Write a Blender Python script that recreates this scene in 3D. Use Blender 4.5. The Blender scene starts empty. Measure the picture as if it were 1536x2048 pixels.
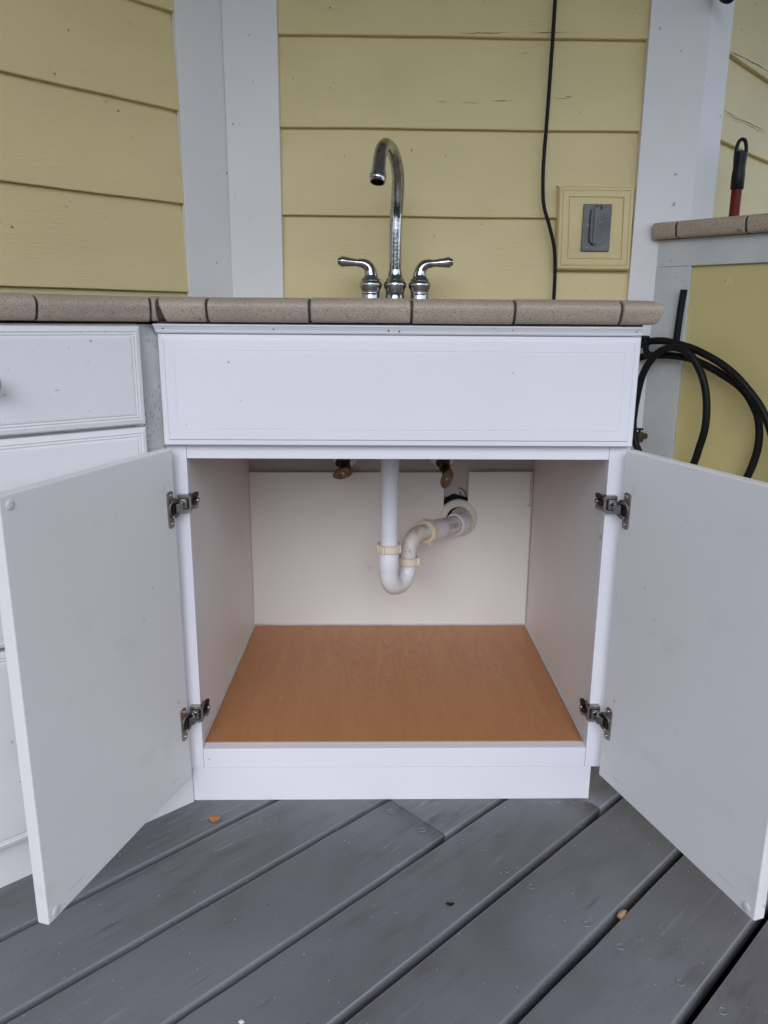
import bpy, bmesh, math, random
from mathutils import Vector, Matrix
random.seed(7)
S = bpy.context.scene
COL = S.collection
R = math.radians

# ------------------------------------------------------------------ camera
pitch, yaw, roll, FPX = .2436, -.02002, .00735, 1521.58
cam_d = bpy.data.cameras.new('camera'); cam = bpy.data.objects.new('camera', cam_d); COL.objects.link(cam)
right = Vector((1, 0, 0)); up = Vector((0, math.sin(pitch), math.cos(pitch))); fwd = Vector((0, math.cos(pitch), -math.sin(pitch)))
Z = Matrix.Rotation(yaw, 3, 'Z'); right, up, fwd = Z @ right, Z @ up, Z @ fwd
r2 = math.cos(roll)*right + math.sin(roll)*up; u2 = -math.sin(roll)*right + math.cos(roll)*up
M = Matrix((r2, u2, -fwd)).transposed().to_4x4(); M.translation = Vector((0, -1.26351, .876))
cam.matrix_world = M
cam_d.sensor_fit = 'VERTICAL'; cam_d.sensor_height = 36; cam_d.sensor_width = 27
cam_d.lens = FPX/2048*36; cam_d.clip_start = .02; cam_d.clip_end = 500
S.camera = cam

# ------------------------------------------------------------------ world and sun (overcast)
SUN_EL, SUN_AZ = R(48), R(-28)         # azimuth measured from -y towards +x
w = bpy.data.worlds.new("World"); S.world = w; w.use_nodes = True
nt = w.node_tree; bg = nt.nodes['Background']
sky = nt.nodes.new('ShaderNodeTexSky'); sky.sky_type = 'NISHITA'; sky.sun_disc = False
sky.sun_elevation = SUN_EL; sky.sun_rotation = R(152); sky.dust_density = 1.2; sky.ozone_density = 2; sky.air_density = 1.0
hs = nt.nodes.new('ShaderNodeHueSaturation'); hs.inputs['Saturation'].default_value = .66
nt.links.new(sky.outputs[0], hs.inputs['Color']); nt.links.new(hs.outputs[0], bg.inputs['Color'])
bg.inputs['Strength'].default_value = .15
sl = bpy.data.lights.new('sun', 'SUN'); so = bpy.data.objects.new('sun', sl); COL.objects.link(so)
sl.energy = .9; sl.angle = R(40); sl.color = (.93, .96, 1)
sd = Vector((math.sin(R(-9))*math.cos(R(30)), -math.cos(R(-9))*math.cos(R(30)), math.sin(R(30))))
so.rotation_euler = sd.to_track_quat('Z', 'Y').to_euler()
S.view_settings.view_transform = 'Standard'; S.view_settings.look = 'None'
S.view_settings.exposure = .77; S.view_settings.gamma = 1
S.render.engine = 'CYCLES'
S.cycles.max_bounces = 10; S.cycles.diffuse_bounces = 6; S.cycles.glossy_bounces = 5

# ------------------------------------------------------------------ materials
def mat(name, c1, c2=None, vscale=4., vstretch=(1, 1, 1), rough=.5, rvar=.0, metal=0., bumps=(), specks=(), vlo=.35, vhi=.65, coat=0., spec=.5, warp=0.):
    m = bpy.data.materials.new(name); m.use_nodes = True; t = m.node_tree; N = t.nodes; L = t.links
    p = N['Principled BSDF']; tc = N.new('ShaderNodeTexCoord')
    def mp(st):
        q = N.new('ShaderNodeMapping'); q.inputs['Scale'].default_value = st; L.new(tc.outputs['Object'], q.inputs['Vector']); return q.outputs[0]
    def noise(sc, st=(1, 1, 1), det=4, dist=0., ro=.5):
        n = N.new('ShaderNodeTexNoise'); n.inputs['Scale'].default_value = sc; n.inputs['Detail'].default_value = det
        n.inputs['Distortion'].default_value = dist; n.inputs['Roughness'].default_value = ro
        L.new(mp(st), n.inputs['Vector']); return n.outputs['Fac']
    def ramp(src, lo, hi):
        r = N.new('ShaderNodeMapRange'); r.inputs['From Min'].default_value = lo; r.inputs['From Max'].default_value = hi
        L.new(src, r.inputs['Value']); return r.outputs[0]
    col = None
    if c2:
        mx = N.new('ShaderNodeMixRGB'); mx.inputs[1].default_value = (*c1, 1); mx.inputs[2].default_value = (*c2, 1)
        L.new(ramp(noise(vscale, vstretch, 6, warp), vlo, vhi), mx.inputs[0]); col = mx.outputs[0]
    for s in specks:                      # (scale, stretch, lo, hi, colour, gate scale or 0, gate lo, gate hi)
        f = ramp(noise(s[0], s[1], 3), s[2], s[3])
        if s[5]:
            g = ramp(noise(s[5], (1, 1, 1), 2), s[6], s[7]); mu = N.new('ShaderNodeMath'); mu.operation = 'MULTIPLY'
            L.new(f, mu.inputs[0]); L.new(g, mu.inputs[1]); f = mu.outputs[0]
        mx = N.new('ShaderNodeMixRGB'); L.new(f, mx.inputs[0])
        if col: L.new(col, mx.inputs[1])
        else: mx.inputs[1].default_value = (*c1, 1)
        mx.inputs[2].default_value = (*s[4], 1); col = mx.outputs[0]
    if col: L.new(col, p.inputs['Base Color'])
    else: p.inputs['Base Color'].default_value = (*c1, 1)
    p.inputs['Metallic'].default_value = metal; p.inputs['Roughness'].default_value = rough
    p.inputs['Specular IOR Level'].default_value = spec
    if coat: p.inputs['Coat Weight'].default_value = coat
    if rvar:
        r = N.new('ShaderNodeMapRange'); r.inputs['From Min'].default_value = .3; r.inputs['From Max'].default_value = .7
        r.inputs['To Min'].default_value = rough; r.inputs['To Max'].default_value = rough+rvar
        L.new(noise(vscale*3, (1, 1, 1), 4), r.inputs['Value']); L.new(r.outputs[0], p.inputs['Roughness'])
    prev = None
    for b in bumps:                       # (scale, stretch, distance, gate scale, glo, ghi)
        bn = N.new('ShaderNodeBump'); bn.inputs['Distance'].default_value = b[2]; bn.inputs['Strength'].default_value = 1
        h = noise(b[0], b[1], 5)
        if len(b) > 3:
            g = ramp(noise(b[3], (1, 1, 1), 2), b[4], b[5]); mu = N.new('ShaderNodeMath'); mu.operation = 'MULTIPLY'
            L.new(h, mu.inputs[0]); L.new(g, mu.inputs[1]); h = mu.outputs[0]
        L.new(h, bn.inputs['Height'])
        if prev: L.new(prev, bn.inputs['Normal'])
        prev = bn.outputs[0]
    if prev: L.new(prev, p.inputs['Normal'])
    return m

U1 = (1, 1, 1)
m_white = mat('white_melamine', (.80, .78, .815), (.77, .75, .79), 3, rough=.38, bumps=[(90, U1, .00012), (6, U1, .0006)],
              specks=[(42, U1, .735, .75, (.42, .42, .44), 0, 0, 0)])
m_inner = mat('interior_white', (.83, .80, .765), (.785, .75, .71), 4, rough=.5, bumps=[(60, U1, .0002), (7, U1, .0006)],
              specks=[(24, U1, .72, .80, (.60, .54, .48), 5, .5, .65)])
m_back = mat('shaded_back_board', (.56, .51, .475), (.48, .43, .40), 5, rough=.6, bumps=[(60, U1, .0003)], specks=[(30, (1, 1, .6), .62, .74, (.36, .31, .28), 4, .45, .6)])  # base colour darkened to carry the shadow in the recess above the panel
m_door = mat('door_white', (.77, .75, .74), (.735, .72, .705), 2.2, rough=.38, rvar=.14, bumps=[(70, U1, .00012), (5, U1, .0007)],
             specks=[(55, (1, 1, 1), .735, .76, (.46, .46, .46), 0, 0, 0), (9, (1, 1, 1.6), .58, .76, (.62, .59, .55), 3, .45, .65), (26, (2, 1, .8), .71, .73, (.50, .49, .48), 5, .48, .6), (8, (1, 1, 12), .70, .715, (.52, .51, .50), 6, .5, .6)])
m_old = mat('old_white_paint', (.755, .735, .735), (.71, .695, .695), 4, rough=.36, bumps=[(160, (1, 1, .25), .0002), (14, U1, .0012)],
            specks=[(75, (1, 1, 1.6), .72, .74, (.38, .38, .39), 0, 0, 0), (26, (.6, 1, 4), .70, .76, (.60, .60, .61), 6, .5, .62)])
m_trim = mat('trim_paint', (.80, .77, .765), (.745, .72, .715), 3, rough=.45, bumps=[(260, U1, .0003), (22, U1, .001)],
             specks=[(60, U1, .72, .75, (.36, .37, .38), 0, 0, 0)])
m_trim2 = mat('weathered_trim_paint', (.60, .61, .60), (.50, .51, .505), 6, rough=.5, bumps=[(220, U1, .0005), (35, U1, .0014)],
              specks=[(110, U1, .66, .72, (.30, .32, .34), 9, .45, .62), (60, U1, .73, .75, (.2, .2, .2), 0, 0, 0)])
def siding_mat(name, sx):
    return mat(name, (.745, .615, .315), (.69, .568, .288), 3.2, (1, 1, 2.2), rough=.5,
               bumps=[(16, (1.3, 1, 22), .0016, 3.5, .42, .62), (60, U1, .0003), (7, U1, .0012)],
               specks=[(5, (1, 1, 60), .735, .75, (.20, .17, .09), 4.2, .56, .6), (70, U1, .745, .76, (.15, .12, .07), 0, 0, 0), (30, U1, .72, .75, (.50, .45, .26), 0, 0, 0)])
m_yellow = siding_mat('yellow_siding_paint', 1)
m_ypanel = mat('yellow_panel_paint', (.63, .525, .235), (.56, .465, .205), 2.6, rough=.42, bumps=[(30, U1, .0025, 7, .5, .7), (120, U1, .0003)],
               specks=[(26, U1, .70, .73, (.62, .60, .40), 8, .5, .62), (60, U1, .74, .75, (.2, .17, .1), 0, 0, 0), (4, (1, 1, .7), .58, .75, (.56, .46, .20), 0, 0, 0)])
m_tile = mat('glazed_stoneware', (.49, .385, .30), (.37, .295, .235), 7, rough=.42, vlo=.3, vhi=.7,
             bumps=[(420, U1, .0008), (60, U1, .0008)],
             specks=[(620, U1, .52, .66, (.17, .135, .11), 0, 0, 0), (700, U1, .60, .74, (.56, .48, .40), 0, 0, 0), (55, U1, .66, .72, (.20, .15, .12), 5, .45, .6), (16, U1, .62, .78, (.40, .24, .16), 3, .5, .65)])
m_grout = mat('dark_grout', (.075, .058, .052), (.03, .024, .022), 40, rough=.9, bumps=[(200, U1, .001)])
m_deck = mat('grey_deck_paint', (.172, .171, .186), (.132, .129, .137), 3.0, rough=.42, rvar=.16, warp=1.2,
             bumps=[(110, (.06, 1, 1), .0009, 5, .40, .62), (70, (.12, 1, 1), .0008), (9, (.5, 1, 1), .0012), (260, U1, .0005)],
             specks=[(26, (.35, 1.2, 1), .52, .70, (.105, .100, .102), 3.1, .42, .6), (120, (.05, 1, 1), .58, .74, (.20, .20, .215), 4.4, .45, .62), (90, (.05, 1, 1), .60, .74, (.115, .113, .118), 2.7, .45, .62), (210, U1, .72, .74, (.62, .62, .62), 4, .45, .6),
                     (50, (.12, 1, 1), .64, .70, (.23, .23, .24), 4.1, .5, .62), (45, (.10, 1, 1), .66, .71, (.085, .082, .082), 5.3, .48, .62), (110, (1, 1, 1), .69, .71, (.06, .055, .05), 7, .45, .6)])
m_deckedge = mat('deck_edge_highlight', (.26, .26, .28), (.17, .17, .185), 14, (.3, 1, 1), rough=.38, bumps=[(60, (.2, 1, 1), .001)])  # lighter colour paints the highlight along the rounded board edges
m_crack = mat('paint_crack', (.13, .10, .055), rough=.9)
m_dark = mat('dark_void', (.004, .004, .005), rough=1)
m_wood = None
def wood_floor():
    m = bpy.data.materials.new('maple_laminate'); m.use_nodes = True; t = m.node_tree; N = t.nodes; L = t.links; p = N['Principled BSDF']
    tc = N.new('ShaderNodeTexCoord')
    def mp(s):
        q = N.new('ShaderNodeMapping'); q.inputs['Scale'].default_value = s; L.new(tc.outputs['Object'], q.inputs['Vector']); return q.outputs[0]
    n1 = N.new('ShaderNodeTexNoise'); n1.inputs['Scale'].default_value = 3.4; n1.inputs['Detail'].default_value = 5; n1.inputs['Roughness'].default_value = .45; L.new(mp((2.6, .9, 1)), n1.inputs['Vector'])
    # contour lines of a stretched noise give cathedral figures
    mu = N.new('ShaderNodeMath'); mu.operation = 'MULTIPLY'; mu.inputs[1].default_value = 105; L.new(n1.outputs['Fac'], mu.inputs[0])
    sn = N.new('ShaderNodeMath'); sn.operation = 'SINE'; L.new(mu.outputs[0], sn.inputs[0])
    r1 = N.new('ShaderNodeMapRange'); r1.inputs['From Min'].default_value = .55; r1.inputs['From Max'].default_value = 1.; r1.inputs['To Max'].default_value = .5; L.new(sn.outputs[0], r1.inputs[0])
    n2 = N.new('ShaderNodeTexNoise'); n2.inputs['Scale'].default_value = 26; n2.inputs['Detail'].default_value = 8; n2.inputs['Roughness'].default_value = .7; n2.inputs['Distortion'].default_value = .8; L.new(mp((1.9, .16, 1)), n2.inputs['Vector'])
    n3 = N.new('ShaderNodeTexNoise'); n3.inputs['Scale'].default_value = 4; L.new(mp((1, .6, 1)), n3.inputs['Vector'])
    g = N.new('ShaderNodeMapRange'); g.inputs['From Min'].default_value = .40; g.inputs['From Max'].default_value = .60; g.inputs['To Max'].default_value = 1.; L.new(n3.outputs['Fac'], g.inputs[0])
    f1 = N.new('ShaderNodeMath'); f1.operation = 'MULTIPLY'; L.new(r1.outputs[0], f1.inputs[0]); L.new(g.outputs[0], f1.inputs[1])
    a = N.new('ShaderNodeMixRGB'); a.inputs[1].default_value = (.50, .218, .084, 1); a.inputs[2].default_value = (.445, .185, .070, 1)
    r2_ = N.new('ShaderNodeMapRange'); r2_.inputs['From Min'].default_value = .35; r2_.inputs['From Max'].default_value = .65; L.new(n2.outputs['Fac'], r2_.inputs[0])
    L.new(r2_.outputs[0], a.inputs[0])
    b = N.new('ShaderNodeMixRGB'); b.inputs[2].default_value = (.38, .152, .056, 1); L.new(a.outputs[0], b.inputs[1]); L.new(f1.outputs[0], b.inputs[0])
    sp = N.new('ShaderNodeTexNoise'); sp.inputs['Scale'].default_value = 110; L.new(tc.outputs['Object'], sp.inputs['Vector'])
    rs = N.new('ShaderNodeMapRange'); rs.inputs['From Min'].default_value = .755; rs.inputs['From Max'].default_value = .765; L.new(sp.outputs['Fac'], rs.inputs[0])
    c = N.new('ShaderNodeMixRGB'); c.inputs[2].default_value = (.75, .62, .5, 1); L.new(b.outputs[0], c.inputs[1]); L.new(rs.outputs[0], c.inputs[0])
    L.new(c.outputs[0], p.inputs['Base Color']); p.inputs['Roughness'].default_value = .42
    return m
m_wood = wood_floor()
m_chrome = mat('chrome', (.46, .46, .48), (.33, .33, .34), 90, rough=.06, rvar=.08, metal=1, vlo=.5, vhi=.7,
               bumps=[(160, U1, .0002)], specks=[(260, U1, .70, .74, (.6, .6, .58), 14, .5, .62)])
m_nickel = mat('hinge_nickel', (.40, .375, .35), (.28, .26, .24), 60, rough=.26, rvar=.15, metal=1, bumps=[(200, U1, .0002)])
m_nickel2 = mat('bright_nickel', (.55, .54, .52), rough=.25, metal=1)
m_hdark = mat('dark_hinge_steel', (.05, .045, .04), rough=.5, metal=1)  # near-black metal shared by hinge details and other small dark marks
m_bronze = mat('tarnished_brass', (.13, .085, .045), (.05, .032, .022), 90, rough=.45, metal=.6, bumps=[(180, U1, .0008)],
               specks=[(120, U1, .62, .7, (.22, .10, .06), 0, 0, 0)])
m_brass = mat('dull_brass', (.26, .165, .085), (.14, .085, .05), 110, rough=.42, metal=.6, bumps=[(180, U1, .0006)], specks=[(130, U1, .58, .68, (.10, .035, .02), 0, 0, 0)])
m_pvc = mat('white_plastic', (.80, .80, .83), (.76, .76, .79), 8, rough=.3, bumps=[(60, U1, .0002)], specks=[(70, U1, .73, .75, (.35, .3, .25), 0, 0, 0)])
m_pvcb = mat('half_stained_plastic', (.80, .79, .80), (.75, .73, .72), 10, rough=.35, specks=[(210, U1, .52, .64, (.42, .36, .28), 15, .53, .66)])
m_pvcd = mat('stained_plastic', (.78, .73, .68), (.70, .63, .56), 14, rough=.45, bumps=[(120, U1, .0004)],
             specks=[(190, (1, 1, 1), .50, .62, (.30, .22, .14), 18, .50, .62), (34, U1, .58, .72, (.50, .37, .22), 0, 0, 0)])
m_cream = mat('cream_plastic', (.82, .70, .55), (.76, .64, .49), 20, rough=.4, bumps=[(90, U1, .0003)])
m_esc = mat('rust_stained_plastic', (.80, .76, .70), (.74, .68, .61), 14, rough=.5, specks=[(75, U1, .52, .64, (.24, .12, .06), 17, .56, .66)])
m_black = mat('black_rubber', (.004, .004, .005), (.008, .008, .009), 30, rough=.5, spec=.22, bumps=[(150, U1, .0003)], specks=[(60, U1, .735, .76, (.3, .3, .3), 0, 0, 0)])
m_blackp = mat('black_plastic', (.006, .006, .008), rough=.4, spec=.25)
m_red = mat('red_enamel', (.17, .006, .005), (.11, .004, .004), 30, rough=.45, spec=.25)
m_gunmetal = mat('cast_grey_metal', (.17, .175, .18), (.11, .112, .116), 22, rough=.5, metal=.35, bumps=[(240, U1, .0006), (30, U1, .0012)],
                 specks=[(60, (1, 1, 2), .64, .72, (.36, .36, .36), 0, 0, 0), (35, U1, .68, .75, (.10, .08, .06), 0, 0, 0)])
m_filler = mat('worn_grey_primer', (.56, .55, .555), (.40, .39, .39), 16, (1, 1, .5), rough=.8, bumps=[(160, U1, .001)],
               specks=[(360, (1, 1, .35), .54, .66, (.22, .21, .205), 15, .42, .6), (60, (1, 1, .4), .64, .7, (.62, .60, .60), 0, 0, 0)])
m_caulk = mat('caulk', (.60, .57, .55), (.52, .49, .46), 25, rough=.6, bumps=[(90, U1, .001)])
m_leaf = mat('dry_orange_leaf', (.55, .22, .05), (.36, .12, .03), 80, rough=.7)
m_chip = mat('wood_splinter', (.50, .32, .18), (.28, .16, .09), 160, (1, 1, 3), rough=.8, bumps=[(300, U1, .001)])
m_ink = mat('black_ink', (.03, .03, .035), rough=.5)
m_ceil = mat('porch_ceiling_paint', (.62, .62, .60), (.55, .55, .53), 3, rough=.6)
m_ground = mat('lawn', (.07, .085, .06), (.09, .095, .08), 2, rough=.9)
m_bump = mat('clear_bumper', (.60, .62, .60), rough=.15)

# ------------------------------------------------------------------ mesh helpers
def finish(name, bm, m, parent=None, smooth=False, bevel=0., mats=None, seg=2):
    bmesh.ops.recalc_face_normals(bm, faces=bm.faces)
    me = bpy.data.meshes.new(name); bm.to_mesh(me); bm.free()
    if mats:
        for q in mats: me.materials.append(q)
    else: me.materials.append(m)
    if smooth:
        for p in me.polygons: p.use_smooth = True
    o = bpy.data.objects.new(name, me); COL.objects.link(o)
    if parent: o.parent = parent
    if bevel:
        b = o.modifiers.new('bevel', 'BEVEL'); b.width = bevel; b.segments = seg; b.limit_method = 'ANGLE'; b.angle_limit = R(40)
        b.harden_normals = False
    if smooth:
        try:
            me.set_sharp_from_angle(angle=R(38))
        except Exception: pass
    return o
def thing(name, label, cat, loc=(0, 0, 0), rz=0, group=None):
    o = bpy.data.objects.new(name, None); COL.objects.link(o); o.empty_display_size = .05
    o.location = loc; o.rotation_euler = (0, 0, rz); o['label'] = label; o['category'] = cat
    if group: o['group'] = group
    return o
def tag(o, label, cat, group=None):
    o['label'] = label; o['category'] = cat
    if group: o['group'] = group
    return o
def box(bm, x0, x1, y0, y1, z0, z1, mi=0):
    vs = [bm.verts.new((x, y, z)) for x in (x0, x1) for y in (y0, y1) for z in (z0, z1)]
    for f in ((0, 1, 3, 2), (4, 6, 7, 5), (0, 4, 5, 1), (2, 3, 7, 6), (0, 2, 6, 4), (1, 5, 7, 3)):
        q = bm.faces.new([vs[i] for i in f]); q.material_index = mi
    return vs
def hexa(bm, pts):      # pts: 4 bottom, 4 top
    vs = [bm.verts.new(p) for p in pts]
    for f in ((3, 2, 1, 0), (4, 5, 6, 7), (0, 1, 5, 4), (1, 2, 6, 5), (2, 3, 7, 6), (3, 0, 4, 7)): bm.faces.new([vs[i] for i in f])
def prism(bm, poly, y0, y1, axis='y', T=None):
    def P(a, b, t):
        v = {'y': (a, t, b), 'z': (a, b, t), 'x': (t, a, b)}[axis]
        return T @ Vector(v) if T else Vector(v)
    A = [bm.verts.new(P(a, b, y0)) for a, b in poly]; B = [bm.verts.new(P(a, b, y1)) for a, b in poly]
    bm.faces.new(A[::-1]); bm.faces.new(B); n = len(poly)
    for i in range(n): bm.faces.new((A[i], A[(i+1) % n], B[(i+1) % n], B[i]))
def catmull(pts, n=8):
    P = [Vector(p) for p in pts]; P = [2*P[0]-P[1]]+P+[2*P[-1]-P[-2]]; out = []
    for i in range(1, len(P)-2):
        for k in range(n):
            t = k/n; a, b, c, d = P[i-1:i+3]
            out.append(.5*((2*b)+(c-a)*t+(2*a-5*b+4*c-d)*t*t+(3*b-a-3*c+d)*t**3))
    out.append(P[-2]); return out
def tube(bm, pts, r, seg=20, n=8, spline=True, cap=True, mi=0):
    rs = r if isinstance(r, (list, tuple)) else [r]*len(pts)
    if spline:
        P = catmull(pts, n); m = len(pts)-1
        RR = []
        for i in range(len(P)):
            t = i/n; k = min(int(t), m-1); f = t-k; RR.append(rs[k]*(1-f)+rs[min(k+1, m)]*f)
    else: P = [Vector(p) for p in pts]; RR = list(rs)
    T = []
    for i in range(len(P)):
        a = P[max(i-1, 0)]; b = P[min(i+1, len(P)-1)]; T.append((b-a).normalized() if (b-a).length > 1e-9 else Vector((0, 0, 1)))
    nrm = T[0].orthogonal().normalized(); rings = []
    for i in range(len(P)):
        nrm = (nrm-T[i]*nrm.dot(T[i])).normalized(); bn = T[i].cross(nrm)
        rings.append([bm.verts.new(P[i]+RR[i]*(math.cos(2*math.pi*k/seg)*nrm+math.sin(2*math.pi*k/seg)*bn)) for k in range(seg)])
    for a, b in zip(rings, rings[1:]):
        for k in range(seg):
            q = bm.faces.new((a[k], a[(k+1) % seg], b[(k+1) % seg], b[k])); q.material_index = mi
    if cap: bm.faces.new(rings[0][::-1]); bm.faces.new(rings[-1])
def lathe(bm, prof, org=(0, 0, 0), axis=(0, 0, 1), seg=40, cap=True):   # prof: (r, h)
    ax = Vector(axis).normalized(); q = ax.to_track_quat('Z', 'Y'); O = Vector(org); rings = []
    for r, h in prof:
        rings.append([bm.verts.new(O+q @ Vector((r*math.cos(2*math.pi*k/seg), r*math.sin(2*math.pi*k/seg), h))) for k in range(seg)])
    for a, b in zip(rings, rings[1:]):
        for k in range(seg): bm.faces.new((a[k], a[(k+1) % seg], b[(k+1) % seg], b[k]))
    if cap: bm.faces.new(rings[0][::-1]); bm.faces.new(rings[-1])
def routed(bm, x0, x1, z0, z1, steps):      # nested rectangular loops in the xz plane, steps = (inset, y)
    loops = []
    for ins, y in steps:
        loops.append([bm.verts.new(p) for p in ((x0+ins, y, z0+ins), (x1-ins, y, z0+ins), (x1-ins, y, z1-ins), (x0+ins, y, z1-ins))])
    bm.faces.new(loops[0][::-1])
    for a, b in zip(loops, loops[1:]):
        for k in range(4): bm.faces.new((a[k], a[(k+1) % 4], b[(k+1) % 4], b[k]))
    bm.faces.new(loops[-1])

# ------------------------------------------------------------------ ground, deck, ceiling
bm = bmesh.new(); box(bm, -60, 60, -60, 60, -.66, -.6)
o = finish('ground', bm, m_ground); o['kind'] = 'structure'
bm = bmesh.new()
prv = None
for i in range(41):
    x = -24+1.2*i; hgt = 2.1+.9*math.sin(i*1.3)+.6*math.sin(i*2.9+1)
    row = [bm.verts.new(p) for p in ((x, -9, -.6), (x, -9.6, hgt*.7), (x, -11, hgt), (x, -16, hgt+.4))]
    if prv:
        for a_, b_ in zip(range(3), range(1, 4)): bm.faces.new((prv[a_], row[a_], row[b_], prv[b_]))
    prv = row
o = finish('added_dark_bank', bm, m_ground); o['kind'] = 'structure'  # unseen bank, added behind the camera to give the chrome dark reflections
bm = bmesh.new(); box(bm, -2.6, 3.0, -1.9, 2.6, 2.35, 2.4)
o = finish('ceiling', bm, m_ceil); o['kind'] = 'structure'
DA = R(42.7)
bm = bmesh.new()
gaps = [.1235+.1515*k for k in range(24, 0, -1)] + [.1235, -.0205, -.1708, -.3185, -.4715, -.6252] + [-.6252-.1525*k for k in range(1, 24)]
gw, er = .0106, .0028
gww = {-.3185: .0122, -.4715: .0140, -.6252: .0150}                      # gap width, rounded edge
def board(s0, s1, a0, a1, seed):
    rnd = random.Random(seed); n = 60
    prof = [(s0, -.030), (s0, -er*1.3), (s0+er*.12, -er*.7), (s0+er*.45, -er*.24), (s0+er*1.1, -.0002), (s0+er*2.4, .0003)]
    prof += [((s0+s1)/2, .0004)] + [(s1-(p[0]-s0), p[1]) for p in prof[::-1]]
    rings = []; off = [0, 0]
    for i in range(n+1):
        a = a0+(a1-a0)*i/n; row = []
        j0 = rnd.gauss(0, .00035); j1 = rnd.gauss(0, .00035)
        if rnd.random() < .06: j1 += .0014
        for k, (s, z) in enumerate(prof):
            w_ = 0 if k == 6 else 1
            row.append(bm.verts.new((a, s+(j0 if k < 6 else j1)*w_, z)))
        rings.append(row)
    for A, B in zip(rings, rings[1:]):
        for k in range(len(prof)-1):
            f = bm.faces.new((A[k], A[k+1], B[k+1], B[k]))
            f.material_index = 1 if k in (3, 8) else 0
            f.smooth = True
    bm.faces.new(rings[0][::-1]); bm.faces.new(rings[-1])
for i in range(len(gaps)-1):
    hi, lo = gaps[i]-gww.get(gaps[i], gw)/2, gaps[i+1]+gww.get(gaps[i+1], gw)/2
    g = round(gaps[i], 4)
    if g == -.0205: cuts = [-3, .0303, 3.2]
    elif g == -.1708: cuts = [-3, .299, 3.2]
    elif g > .12: cuts = [-3, .6+.3*((i*7) % 4), 3.2]
    else: cuts = [-3, 3.2]
    for q, (a, b) in enumerate(zip(cuts, cuts[1:])): board(lo, hi, a+.001, b-.001, i*5+q)
# screws heads countersunk in the boards
ca, sa = math.cos(DA), math.sin(DA)
for (x, y) in [(.0398, -.0318), (.0963, -.0866), (.1444, -.0518), (.164, -.1182), (.2283, -.19), (.2611, -.2282), (.3286, -.3074), (.3656, -.3504), (.4283, -.4132), (.4667, -.4583)]:
    a, s = x*ca+y*sa, -x*sa+y*ca
    lathe(bm, [(.0068, .0002), (.0060, .0013), (.0046, .0013), (.0040, .0004), (.0012, .0003)], (a, s, 0), seg=14)
deck = finish('deck', bm, None, mats=[m_deck, m_deckedge]); deck.rotation_euler = (0, 0, DA); deck['kind'] = 'structure'
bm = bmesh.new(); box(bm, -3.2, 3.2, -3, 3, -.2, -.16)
o = finish('under_deck_shade_sheet', bm, m_dark); o['kind'] = 'structure'; o.rotation_euler = (0, 0, DA)  # near-black sheet stands in for the shade below the board gaps

# ------------------------------------------------------------------ house walls (local x along the wall, y into the wall)
def siding(bm, x0, x1, zlines, face=0.):     # lap boards, lower edge standing proud
    n = 24
    zs = sorted(zlines)
    for a, b in zip(zs, zs[1:]):
        rows = []
        for i in range(n+1):
            x = x0+(x1-x0)*i/n; wob = math.sin(x*9+a*30)*.0006+math.sin(x*23+a*11)*.0003
            rows.append([bm.verts.new(p) for p in ((x, face+.0155, a+wob), (x, face+.001, a+wob), (x, face, a+.0015+wob), (x, face+.0125, b+.004), (x, face+.016, b+.004))])
        for A, B in zip(rows, rows[1:]):
            for k in range(4): bm.faces.new((A[k], A[k+1], B[k+1], B[k]))
        bm.faces.new(rows[0][::-1]); bm.faces.new(rows[-1])
EX = .1885
def zl(base): return [base+EX*k for k in range(-7, 9)]
# centre wall
CRACKS = [(.149, 1.3639, .1751, 1.3631, .0006), (.2036, 1.3624, .2513, 1.3620, .0006), (.2716, 1.3663, .3217, 1.3680, .0010),
          (.416, 1.3732, .4535, 1.3747, .0006), (.4419, 1.3776, .4601, 1.3778, .0010), (.1992, 1.5015, .3107, 1.5040, .0011), (.3553, 1.5048, .4391, 1.5065, .0009), (.3349, 1.4667, .3573, 1.468, .0005)]
wc = thing('sided_wall', 'cream yellow lap siding wall directly behind the faucet, between two white corner boards', 'wall', (0, .63, 0))
bm = bmesh.new(); siding(bm, -.212, .628, zl(.9303)); box(bm, -.33, .74, .018, .08, -.4, 2.35); finish('siding', bm, m_yellow, wc)
bm = bmesh.new(); box(bm, -.3255, -.205, -.0105, .012, -.4, 2.349); o = finish('corner_board', bm, m_trim, wc, bevel=.0015)
bm = bmesh.new(); box(bm, .6185, .7512, -.011, .012, -.4, 2.349); finish('corner_board', bm, m_trim, wc, bevel=.0015)
bm = bmesh.new()
def crack(bm, x0, z0, x1, z1, w_, seed, base, face=0.):
    rnd = random.Random(seed); n = 12; A = []; B = []
    for i in range(n+1):
        t = i/n; x = x0+(x1-x0)*t; z = z0+(z1-z0)*t+rnd.uniform(-.0006, .0006); h = w_*math.sin(math.pi*min(max(t, .06), .94))*rnd.uniform(.5, 1.1)
        za = base+EX*math.floor((z-base)/EX); y = face+.0125*(z-za-.0015)/.191-.0005
        A.append(bm.verts.new((x, y, z-h))); B.append(bm.verts.new((x, y, z+h)))
    for i in range(n): bm.faces.new((A[i], A[i+1], B[i+1], B[i]))
for k, q in enumerate(CRACKS): crack(bm, *q, k, .9303)
finish('paint_crack', bm, m_crack, wc)
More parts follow.
